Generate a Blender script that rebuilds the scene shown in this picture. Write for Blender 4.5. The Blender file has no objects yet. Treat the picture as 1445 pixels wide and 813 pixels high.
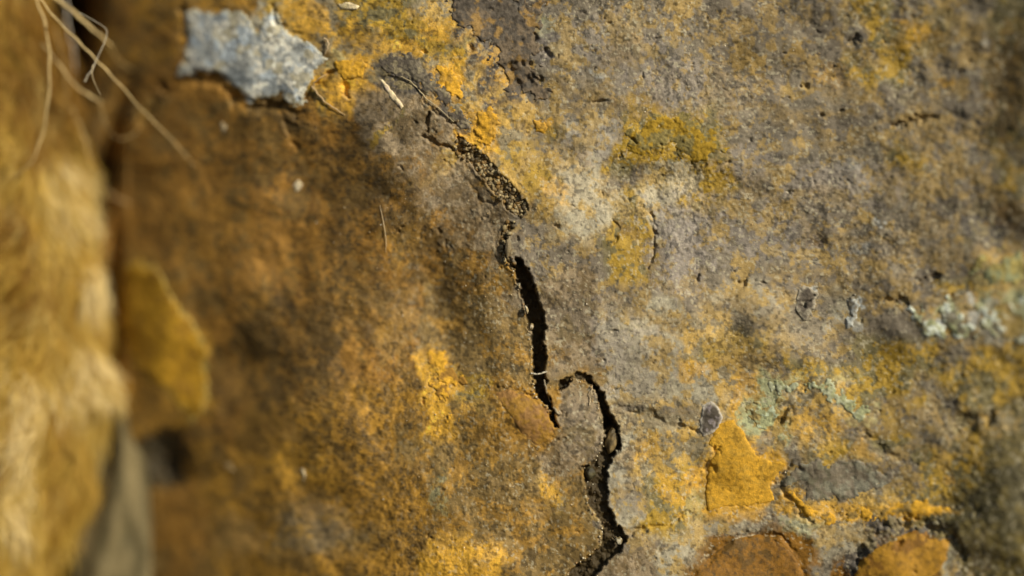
import bpy, math, random
import numpy as np

random.seed(4)
RS = np.random.RandomState(11)
scene = bpy.context.scene
COL = scene.collection

# ------------------------------------------------------------------ camera, light
# 1 Blender unit = 10 cm of rock; lengths below are given in "px" = 0.1 mm
scene.unit_settings.scale_length = 0.1
S = 0.001
DIST = 2000.0
cam_d = bpy.data.cameras.new("macro_camera")
cam = bpy.data.objects.new("macro_camera", cam_d)
COL.objects.link(cam)
cam.location = (0, -DIST * S, 0)
cam.rotation_euler = (math.radians(90), 0, 0)
cam_d.sensor_width = 36
cam_d.lens = 36 * DIST / 1445.0
cam_d.clip_start = 0.05
cam_d.clip_end = 100
cam_d.dof.use_dof = True
cam_d.dof.focus_distance = 2.0
cam_d.dof.aperture_fstop = 0.20
cam_d.dof.aperture_blades = 7
scene.camera = cam

SUN = np.array([0.64, -0.66, 0.46])          # direction towards the sun
SUN /= np.linalg.norm(SUN)
world = bpy.data.worlds.new("World")
scene.world = world
world.use_nodes = True
wn = world.node_tree
bg = wn.nodes["Background"]
sky = wn.nodes.new("ShaderNodeTexSky")
sky.sky_type = 'NISHITA'
sky.sun_disc = False
sky.sun_elevation = math.asin(SUN[2])
sky.sun_rotation = math.atan2(SUN[0], SUN[1])
wn.links.new(sky.outputs[0], bg.inputs[0])
bg.inputs[1].default_value = 0.06
sun_d = bpy.data.lights.new("sun", 'SUN')
sun_d.energy = 4.2
sun_d.angle = math.radians(2.0)
sun_d.color = (1.0, 0.935, 0.77)
sun = bpy.data.objects.new("sun", sun_d)
COL.objects.link(sun)
from mathutils import Vector
sun.rotation_euler = Vector(-SUN).to_track_quat('-Z', 'Y').to_euler()
scene.view_settings.view_transform = 'Standard'
scene.view_settings.look = 'None'
scene.view_settings.exposure = 0.0
scene.view_settings.gamma = 1.0

# ------------------------------------------------------------------ helpers
def smooth(t):
    t = np.clip(t, 0, 1)
    return t * t * (3 - 2 * t)

_lat = {}
def vnoise(x, y, seed):
    """smooth lattice noise in -1..1"""
    if seed not in _lat:
        _lat[seed] = np.random.RandomState(seed * 7 + 3).rand(256, 256) * 2 - 1
    L = _lat[seed]
    xi = np.floor(x).astype(np.int64); yi = np.floor(y).astype(np.int64)
    fx = x - xi; fy = y - yi
    fx = fx * fx * fx * (fx * (fx * 6 - 15) + 10); fy = fy * fy * fy * (fy * (fy * 6 - 15) + 10)
    a = L[xi & 255, yi & 255]; b = L[(xi + 1) & 255, yi & 255]
    c = L[xi & 255, (yi + 1) & 255]; d = L[(xi + 1) & 255, (yi + 1) & 255]
    return (a * (1 - fx) + b * fx) * (1 - fy) + (c * (1 - fx) + d * fx) * fy

def fbm(x, y, size, octv=4, seed=1, gain=0.55):
    tot = 0; amp = 1; n = 0
    ca, sa = math.cos(0.6), math.sin(0.6)
    x, y = x / size, y / size
    for i in range(octv):
        tot = tot + amp * vnoise(x + 17.3 * i, y - 9.1 * i, seed + i)
        n += amp * amp
        amp *= gain
        x, y = (x * ca - y * sa) * 2.03, (x * sa + y * ca) * 2.03
    return tot / math.sqrt(n) * 1.6        # roughly -1..1

def lin(rgb):
    c = np.array(rgb, float) / 255.0
    return np.where(c <= 0.04045, c / 12.92, ((c + 0.055) / 1.055) ** 2.4)

def poly_sd(u, v, pts):
    """signed distance to a closed outline, positive inside"""
    pts = np.array(pts, float)
    d2 = np.full(u.shape, 1e12); inside = np.zeros(u.shape, bool)
    n = len(pts)
    for i in range(n):
        ax, ay = pts[i]; bx, by = pts[(i + 1) % n]
        ex, ey = bx - ax, by - ay
        t = np.clip(((u - ax) * ex + (v - ay) * ey) / (ex * ex + ey * ey + 1e-9), 0, 1)
        d2 = np.minimum(d2, (u - ax - t * ex) ** 2 + (v - ay - t * ey) ** 2)
        cond = (ay > v) != (by > v)
        xi = ax + (v - ay) * ex / (ey if abs(ey) > 1e-9 else 1e-9)
        inside ^= cond & (u < xi)
    return np.where(inside, 1, -1) * np.sqrt(d2)

def line_d(u, v, pts):
    """distance to an open line whose points carry a half width; returns distance / half width"""
    best = np.full(u.shape, 1e9)
    for i in range(len(pts) - 1):
        ax, ay, wa = pts[i]; bx, by, wb = pts[i + 1]
        ex, ey = bx - ax, by - ay
        t = np.clip(((u - ax) * ex + (v - ay) * ey) / (ex * ex + ey * ey + 1e-9), 0, 1)
        d = np.sqrt((u - ax - t * ex) ** 2 + (v - ay - t * ey) ** 2) / (wa + t * (wb - wa))
        best = np.minimum(best, d)
    return best

def px(u, v, h):
    """a point of the rock face: image-plane position at the focus distance, h towards the viewer"""
    k = (DIST - h) / DIST
    return np.stack([(u - 722.5) * k * S, -h * S + 0 * u, (406.5 - v) * k * S], -1)

# ------------------------------------------------------------------ relief of the rock
CR_TOP = [(646, 190), (658, 200), (682, 215), (707, 245), (737, 278), (746, 296), (736, 307), (722, 302), (700, 274), (665, 232), (641, 217)]
CR_LINK = [(715, 311), (727, 313), (713, 345), (715, 360), (727, 379), (722, 381), (706, 361), (705, 341)]
CR_MID = [(726, 362), (735, 364), (747, 384), (760, 418), (770, 449), (770, 469), (767, 486), (771, 511), (771, 531), (773, 559),
          (781, 576), (787, 602), (783, 602), (772, 574), (754, 556), (752, 525), (750, 491), (747, 463), (740, 435), (734, 407), (724, 382)]
CR_HOOK = [(788, 552), (790, 537), (802, 531), (815, 526), (830, 530), (838, 540), (851, 555), (860, 578), (870, 595), (876, 616), (872, 640),
           (858, 655), (856, 685), (861, 697), (859, 714), (874, 744), (886, 757), (876, 778), (856, 793), (844, 810), (838, 830),
           (790, 830), (802, 809), (812, 797), (846, 774), (850, 746), (832, 716), (826, 690), (824, 659), (840, 648), (851, 635),
           (852, 608), (848, 590), (846, 570), (836, 545), (826, 537), (806, 537), (796, 548)]
SPLIT = [(-400, 150), (130, 190), (215, 150), (250, 112), (300, 112), (350, 146), (400, 152), (440, 120), (500, 108), (530, 100), (570, 110),
         (600, 125), (640, 180), (652, 200), (690, 240), (730, 290), (722, 312), (710, 345), (726, 368), (745, 410), (758, 455), (760, 500),
         (762, 550), (772, 560), (790, 545), (812, 531), (834, 538), (852, 568), (862, 605), (862, 630), (848, 660), (842, 700),
         (852, 735), (866, 757), (835, 795), (800, 860), (790, 1500), (-900, 1500), (-900, 150)]

GROOVES = [  # half-open seams: points (x, y, half width), depth
    ([(190, 190, 7), (208, 158, 9), (224, 134, 9), (252, 116, 8), (285, 110, 7), (312, 118, 7), (332, 136, 7), (352, 152, 7), (388, 148, 5), (418, 156, 6), (444, 128, 6), (462, 106, 5), (474, 96, 3)], 11),
    ([(395, 150, 5), (410, 180, 6), (415, 205, 5)], 6),
    ([(384, 10, 3), (392, 35, 5), (420, 50, 5)], 5),
    ([(258, 14, 6), (262, 55, 6), (260, 80, 5)], 7),
    ([(488, 120, 3), (491, 130, 3), (492, 142, 2)], 9),
    ([(609, 160, 2.2), (603, 175, 3), (601, 184, 2)], 13),
    ([(596, 192, 2), (605, 198, 4), (640, 212, 2), (655, 218, 1)], 8),
    ([(735, 118, 7), (752, 112, 6), (766, 113, 3)], 12),
    ([(724, 95, 5), (728, 105, 4), (722, 122, 3)], 8),
    ([(842, 142, 3), (854, 143, 3)], 9),
    ([(862, 572, 5), (880, 580, 5), (915, 586, 5), (950, 596, 5), (985, 606, 3)], 6),
    ([(884, 752, 4), (910, 745, 4), (945, 738, 4), (970, 726, 2)], 6),
    ([(970, 830, 5), (990, 800, 5), (1012, 778, 5), (1035, 760, 4), (1060, 753, 4), (1100, 756, 4), (1120, 775, 5), (1135, 800, 5), (1140, 830, 5)], 4),
    ([(1180, 830, 9), (1200, 798, 10), (1222, 768, 10), (1250, 750, 9), (1278, 742, 9), (1292, 735, 5), (1310, 748, 9), (1335, 750, 8), (1350, 770, 7), (1358, 800, 6)], 10),
    ([(1128, 556, 3), (1112, 575, 5), (1098, 592, 4)], 7),
    ([(1118, 650, 2.5), (1098, 680, 4), (1110, 700, 3), (1135, 725, 4), (1145, 738, 2)], 4),
    ([(1218, 610, 4), (1240, 632, 5), (1275, 650, 4)], 3),
    ([(1260, 180, 3), (1290, 170, 5), (1320, 166, 4)], 7),
    ([(1300, 398, 4), (1318, 388, 4)], 7),
    ([(1250, 425, 4), (1278, 426, 4)], 7),
    ([(690, 540, 3), (720, 548, 3), (760, 565, 3), (783, 598, 3)], 4),
    ([(916, 305, 2), (921, 320, 3), (922, 345, 2), (918, 380, 2)], 6),
    ([(866, 310, 2), (872, 330, 3), (868, 345, 2)], 5),
    ([(1135, 430, 3), (1150, 418, 2)], 6),
    ([(540, 108, 2), (575, 112, 2), (600, 140, 2), (640, 178, 2)], 3),
    ([(700, 300, 2), (690, 290, 3), (660, 255, 2), (630, 228, 2)], 2),
]
PITS = [(1155, 341, 9, 2), (1395, 592, 10, 8), (895, 198, 3.2, 8), (490, 128, 4, 8), (855, 596, 8, 25), (1048, 398, 5, 6), (1270, 770, 5, 6),
        (985, 392, 4, 6), (1160, 160, 4, 6), (770, 75, 5, 7), (742, 88, 5, 7), (755, 55, 5, 6), (663, 68, 4, 5), (600, 70, 2.5, 5), (875, 220, 3, 5),
        (237, 640, 30, 18), (246, 666, 24, 14), (790, 620, 5, 3), (925, 55, 6, 4), (1365, 600, 18, 8), (500, 560, 9, 5), (1010, 634, 6, 5), (1000, 660, 8, 5), (1135, 120, 4, 5), (1205, 60, 8, 6)]
for _ in range(260):                     # natural pinholes, thicker in the grey upper half
    x = random.uniform(560, 1445); y = random.uniform(0, 813)
    if y > 420 and random.random() < 0.5: continue
    PITS.append((x, y, random.uniform(1.2, 2.6), random.uniform(2, 4.5)))

SWELLS = [  # broad bumps and hollows: x, y, rx, ry, angle, height
    (92, 40, 26, 90, -18, -130), (146, 250, 15, 90, -14, -80), (108, 60, 18, 60, -10, -160), (160, 430, 11, 90, 0, -50), (100, 800, 26, 70, 12, -90),
    (560, 250, 60, 190, -28, 16), (640, 330, 45, 120, -30, -14), (700, 260, 35, 60, -40, 10),
    (430, 330, 40, 130, -12, -5), (360, 260, 50, 120, -8, 4), (330, 520, 70, 50, 0, -16), (480, 600, 120, 60, 10, 10),
    (720, 660, 70, 90, 0, 7), (740, 580, 55, 30, 20, 6), (815, 600, 35, 50, 0, 5), (600, 560, 30, 60, -20, 6),
    (1063, 810, 60, 40, 0, 5), (1268, 810, 66, 46, -20, 10), (930, 480, 110, 70, 0, 6), (1180, 680, 80, 26, 5, -6),
    (1060, 640, 55, 70, 10, 7), (1420, 120, 30, 110, 0, -5), (1400, 320, 50, 30, -30, -10), (1445, 720, 80, 100, 0, 22),
    (1340, 450, 80, 50, 0, 8), (900, 330, 26, 40, 0, -5), (950, 200, 70, 40, 0, 5), (680, 120, 50, 60, -30, 6), (550, 140, 45, 20, 40, 7),
    (225, 480, 42, 100, -14, 26), (330, 80, 80, 40, 0, 6), (1120, 250, 120, 60, 0, 6), (1250, 590, 90, 30, 30, 8),
    (560, 40, 90, 40, 0, 6), (870, 680, 30, 60, 0, 6), (620, 470, 30, 60, -20, -6), (1240, 330, 60, 90, 10, 7),
    (820, 430, 40, 60, 0, -5), (1150, 80, 80, 40, 10, -5),
]
FOLD = [(470, 60), (528, 150), (552, 200), (590, 262), (628, 318), (668, 382), (700, 440), (712, 500), (700, 700), (-900, 700), (-900, 60)]
XK = np.array([-1400, -400, -200, 0, 150, 300, 430, 520, 600, 700, 800, 950, 1100, 1250, 1445, 1600, 1850, 2900])
HK = np.array([-1150, -500, -395, -300, -220, -112, -50, -24, -9, 0, 2, 2, 6, 26, 74, 118, 150, -300])

def relief(u, v, fine=1.0):
    """height towards the viewer in px for image-plane positions u, v"""
    x = u - (v - 380) * 0.16
    h = sum(np.interp(x + o, XK, HK) for o in (-48, -24, 0, 24, 48)) / 5
    for (cx, cy, rx, ry, ang, a) in SWELLS:
        m = (abs(u - cx) < 3.2 * max(rx, ry)) & (abs(v - cy) < 3.2 * max(rx, ry))
        ca, sa = math.cos(math.radians(ang)), math.sin(math.radians(ang))
        dx, dy = u - cx, v - cy
        e = ((dx * ca - dy * sa) / rx) ** 2 + ((dx * sa + dy * ca) / ry) ** 2
        h = h + a * np.where(m, np.exp(-e), 0)
    fm = (u > 180) & (u < 900) & (v > -40) & (v < 660)
    fd = poly_sd(u[fm], v[fm], FOLD) + 5 * fbm(u[fm], v[fm], 40, 3, 25)
    h[fm] -= 14 * smooth(fd / 66) * smooth((300 - fd) / 240) * smooth((v[fm] - 130) / 160) * smooth((620 - v[fm]) / 160)
    h = h + 6 * fbm(u, v, 150, 3, 21) + fine * (1.2 * fbm(u, v, 38, 3, 31) + 0.42 * fbm(u, v, 11, 3, 41, 0.7))
    gr = smooth(np.clip(fbm(u, v, 90, 2, 51) * 0.8 + 0.5, 0, 1))
    h = h + 0.42 * fine * gr * fbm(u, v, 4.2, 2, 61, 0.8)
    wu = u + 3.2 * fbm(u, v, 10, 3, 71); wv = v + 3.2 * fbm(u, v, 10, 3, 81)
    for pts, dep in GROOVES:
        a = np.array(pts); m = (u > a[:, 0].min() - 30) & (u < a[:, 0].max() + 30) & (v > a[:, 1].min() - 30) & (v < a[:, 1].max() + 30)
        if m.any():
            d = line_d(wu[m], wv[m], pts)
            h[m] -= dep * np.exp(-(d ** 2) * 0.9) * (0.75 + 0.35 * fbm(u[m], v[m], 15, 2, 91))
    for (cx, cy, r, dep) in PITS:
        m = (abs(u - cx) < 3 * r) & (abs(v - cy) < 3 * r)
        if m.any():
            h[m] -= dep * np.exp(-(((wu[m] - cx) ** 2 + (wv[m] - cy) ** 2) / r ** 2) ** 1.5)
    # narrow grit troughs
    for poly, dep, fl in ((CR_TOP, 6.5, 2.5), (CR_LINK, 6, 2), (CR_MID, 25, 4), (CR_HOOK, 24, 2.5)):
        a = np.array(poly); m = (u > a[:, 0].min() - 12) & (u < a[:, 0].max() + 12) & (v > a[:, 1].min() - 12) & (v < a[:, 1].max() + 12)
        if m.any():
            j = 2.0 * fbm(u[m], v[m], 7, 3, 101)
            sd = poly_sd(u[m] , v[m], poly) + j
            k = smooth((sd + 0.6) / 3.0)
            dd = dep * np.interp(v[m], [535, 550, 610, 665], [0.35, 1, 1, 0.52]) if dep == 24 else dep
            h[m] -= (dd + fl * fbm(u[m], v[m], 9, 3, 111)) * k
            h[m] += 1.1 * np.exp(-((sd + 2.2) / 2.2) ** 2)          # slightly raised lips
    return h

def in_crack(u, v):
    r = np.zeros(u.shape)
    for poly in (CR_TOP, CR_LINK, CR_MID, CR_HOOK):
        a = np.array(poly); m = (u > a[:, 0].min() - 12) & (u < a[:, 0].max() + 12) & (v > a[:, 1].min() - 12) & (v < a[:, 1].max() + 12)
        if m.any():
            sd = poly_sd(u[m], v[m], poly) + 2.0 * fbm(u[m], v[m], 7, 3, 101)
            r[m] = np.maximum(r[m], smooth((sd + 0.3) / 2))
    return r

# ------------------------------------------------------------------ pigments of the rock and its crusts, some glow and shade painted in
PAL = {  # main mineral colour, second colour, share of the second
    'o': ((210, 160, 54), (188, 146, 64), 0.33), 'O': ((186, 152, 80), (142, 128, 98), 0.45),
    't': ((150, 126, 78), (116, 105, 88), 0.50), 'g': ((126, 115, 96), (158, 132, 78), 0.32),
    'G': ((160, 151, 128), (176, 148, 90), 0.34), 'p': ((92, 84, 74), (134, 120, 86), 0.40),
    'P': ((84, 76, 66), (172, 136, 70), 0.42), 'y': ((166, 134, 46), (118, 107, 68), 0.40),
    'c': ((158, 160, 120), (154, 130, 70), 0.50), 'w': ((190, 191, 184), (160, 162, 158), 0.42),
    'r': ((146, 106, 42), (118, 91, 43), 0.42), 'R': ((160, 119, 42), (130, 100, 46), 0.42),
    'b': ((100, 77, 36), (134, 99, 40), 0.34), 'F': ((184, 140, 42), (158, 118, 42), 0.35), 'k': ((60, 50, 28), (84, 66, 34), 0.40),  # k doubles as painted shade in gaps and hollows
    'm': ((130, 106, 60), (160, 122, 52), 0.34), 'M': ((142, 124, 96), (116, 97, 66), 0.42),
    's': ((136, 94, 22), (104, 76, 26), 0.30), 'q': ((84, 76, 46), (112, 98, 52), 0.36),
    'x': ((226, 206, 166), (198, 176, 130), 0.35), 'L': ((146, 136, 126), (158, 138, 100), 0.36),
}
MAP = """
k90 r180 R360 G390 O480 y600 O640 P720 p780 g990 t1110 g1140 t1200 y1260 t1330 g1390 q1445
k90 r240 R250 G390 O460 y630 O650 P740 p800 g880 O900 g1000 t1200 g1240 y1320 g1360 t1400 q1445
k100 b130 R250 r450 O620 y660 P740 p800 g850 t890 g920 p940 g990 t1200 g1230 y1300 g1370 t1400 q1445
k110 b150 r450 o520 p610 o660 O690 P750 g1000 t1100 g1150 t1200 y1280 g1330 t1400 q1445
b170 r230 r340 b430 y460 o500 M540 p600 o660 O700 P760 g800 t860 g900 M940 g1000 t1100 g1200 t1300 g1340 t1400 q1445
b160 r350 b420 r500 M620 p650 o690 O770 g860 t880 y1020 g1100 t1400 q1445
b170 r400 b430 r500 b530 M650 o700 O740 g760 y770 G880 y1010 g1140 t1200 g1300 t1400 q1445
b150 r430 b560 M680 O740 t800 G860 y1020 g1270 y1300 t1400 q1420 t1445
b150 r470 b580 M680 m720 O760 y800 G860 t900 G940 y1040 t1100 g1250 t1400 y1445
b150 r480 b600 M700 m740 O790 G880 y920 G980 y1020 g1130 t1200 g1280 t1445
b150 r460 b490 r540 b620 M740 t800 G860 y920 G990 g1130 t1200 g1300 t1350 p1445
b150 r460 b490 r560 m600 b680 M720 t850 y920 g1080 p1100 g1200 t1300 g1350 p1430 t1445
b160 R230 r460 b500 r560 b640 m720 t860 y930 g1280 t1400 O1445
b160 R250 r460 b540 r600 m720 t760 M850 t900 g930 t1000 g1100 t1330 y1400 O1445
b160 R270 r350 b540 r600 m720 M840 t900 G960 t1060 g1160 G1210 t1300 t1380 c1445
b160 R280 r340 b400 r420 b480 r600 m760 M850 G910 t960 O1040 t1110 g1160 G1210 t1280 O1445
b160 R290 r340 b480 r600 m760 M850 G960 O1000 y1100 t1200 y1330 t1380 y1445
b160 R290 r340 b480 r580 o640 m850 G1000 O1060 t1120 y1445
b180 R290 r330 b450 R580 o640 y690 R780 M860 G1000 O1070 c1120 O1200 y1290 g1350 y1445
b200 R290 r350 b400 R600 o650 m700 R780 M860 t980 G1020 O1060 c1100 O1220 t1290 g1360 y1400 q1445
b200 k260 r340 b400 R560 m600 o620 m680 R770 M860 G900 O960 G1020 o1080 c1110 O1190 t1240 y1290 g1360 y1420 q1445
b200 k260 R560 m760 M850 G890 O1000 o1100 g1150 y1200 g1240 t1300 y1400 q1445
g190 k240 r290 R600 m750 O780 m850 G890 O920 y980 o1100 g1240 t1290 y1380 q1445
g200 r300 R620 m760 O780 m840 g900 y980 o1090 O1140 g1170 O1300 q1445
g200 r300 R380 m480 R640 m830 t880 G910 y980 g1100 G1150 O1290 q1445
g200 r280 R380 m520 R620 o700 m850 t930 G1000 s1130 G1200 o1210 s1320 G1350 t1380 q1445
g200 r280 R600 o720 m850 M930 G980 s1140 g1180 s1330 G1360 t1400 q1445
""".split("\n")[1:-1]  # k at the left and q at the right edge include painted shade
NR = len(MAP)
GX = 96
ga = np.zeros((NR, GX, 3)); gb = np.zeros((NR, GX, 3)); gf = np.zeros((NR, GX))
for r, row in enumerate(MAP):
    toks = [(t[0], float(t[1:])) for t in row.split()]
    for c in range(GX):
        xc = (c + 0.5) * 1445.0 / GX
        L = next((l for l, e in toks if xc <= e), toks[-1][0])
        ga[r, c] = lin(PAL[L][0]); gb[r, c] = lin(PAL[L][1]); gf[r, c] = PAL[L][2]

def sample(grid, u, v):
    x = np.clip(u / 1445.0 * GX - 0.5, 0, GX - 1.001); y = np.clip(v / 30.0 - 0.5, 0, NR - 1.001)
    xi = x.astype(int); yi = y.astype(int)
    fx = smooth(x - xi); fy = smooth(y - yi)
    if grid.ndim == 3: fx = fx[..., None]; fy = fy[..., None]
    return (grid[yi, xi] * (1 - fx) + grid[yi, xi + 1] * fx) * (1 - fy) + (grid[yi + 1, xi] * (1 - fx) + grid[yi + 1, xi + 1] * fx) * fy

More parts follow.
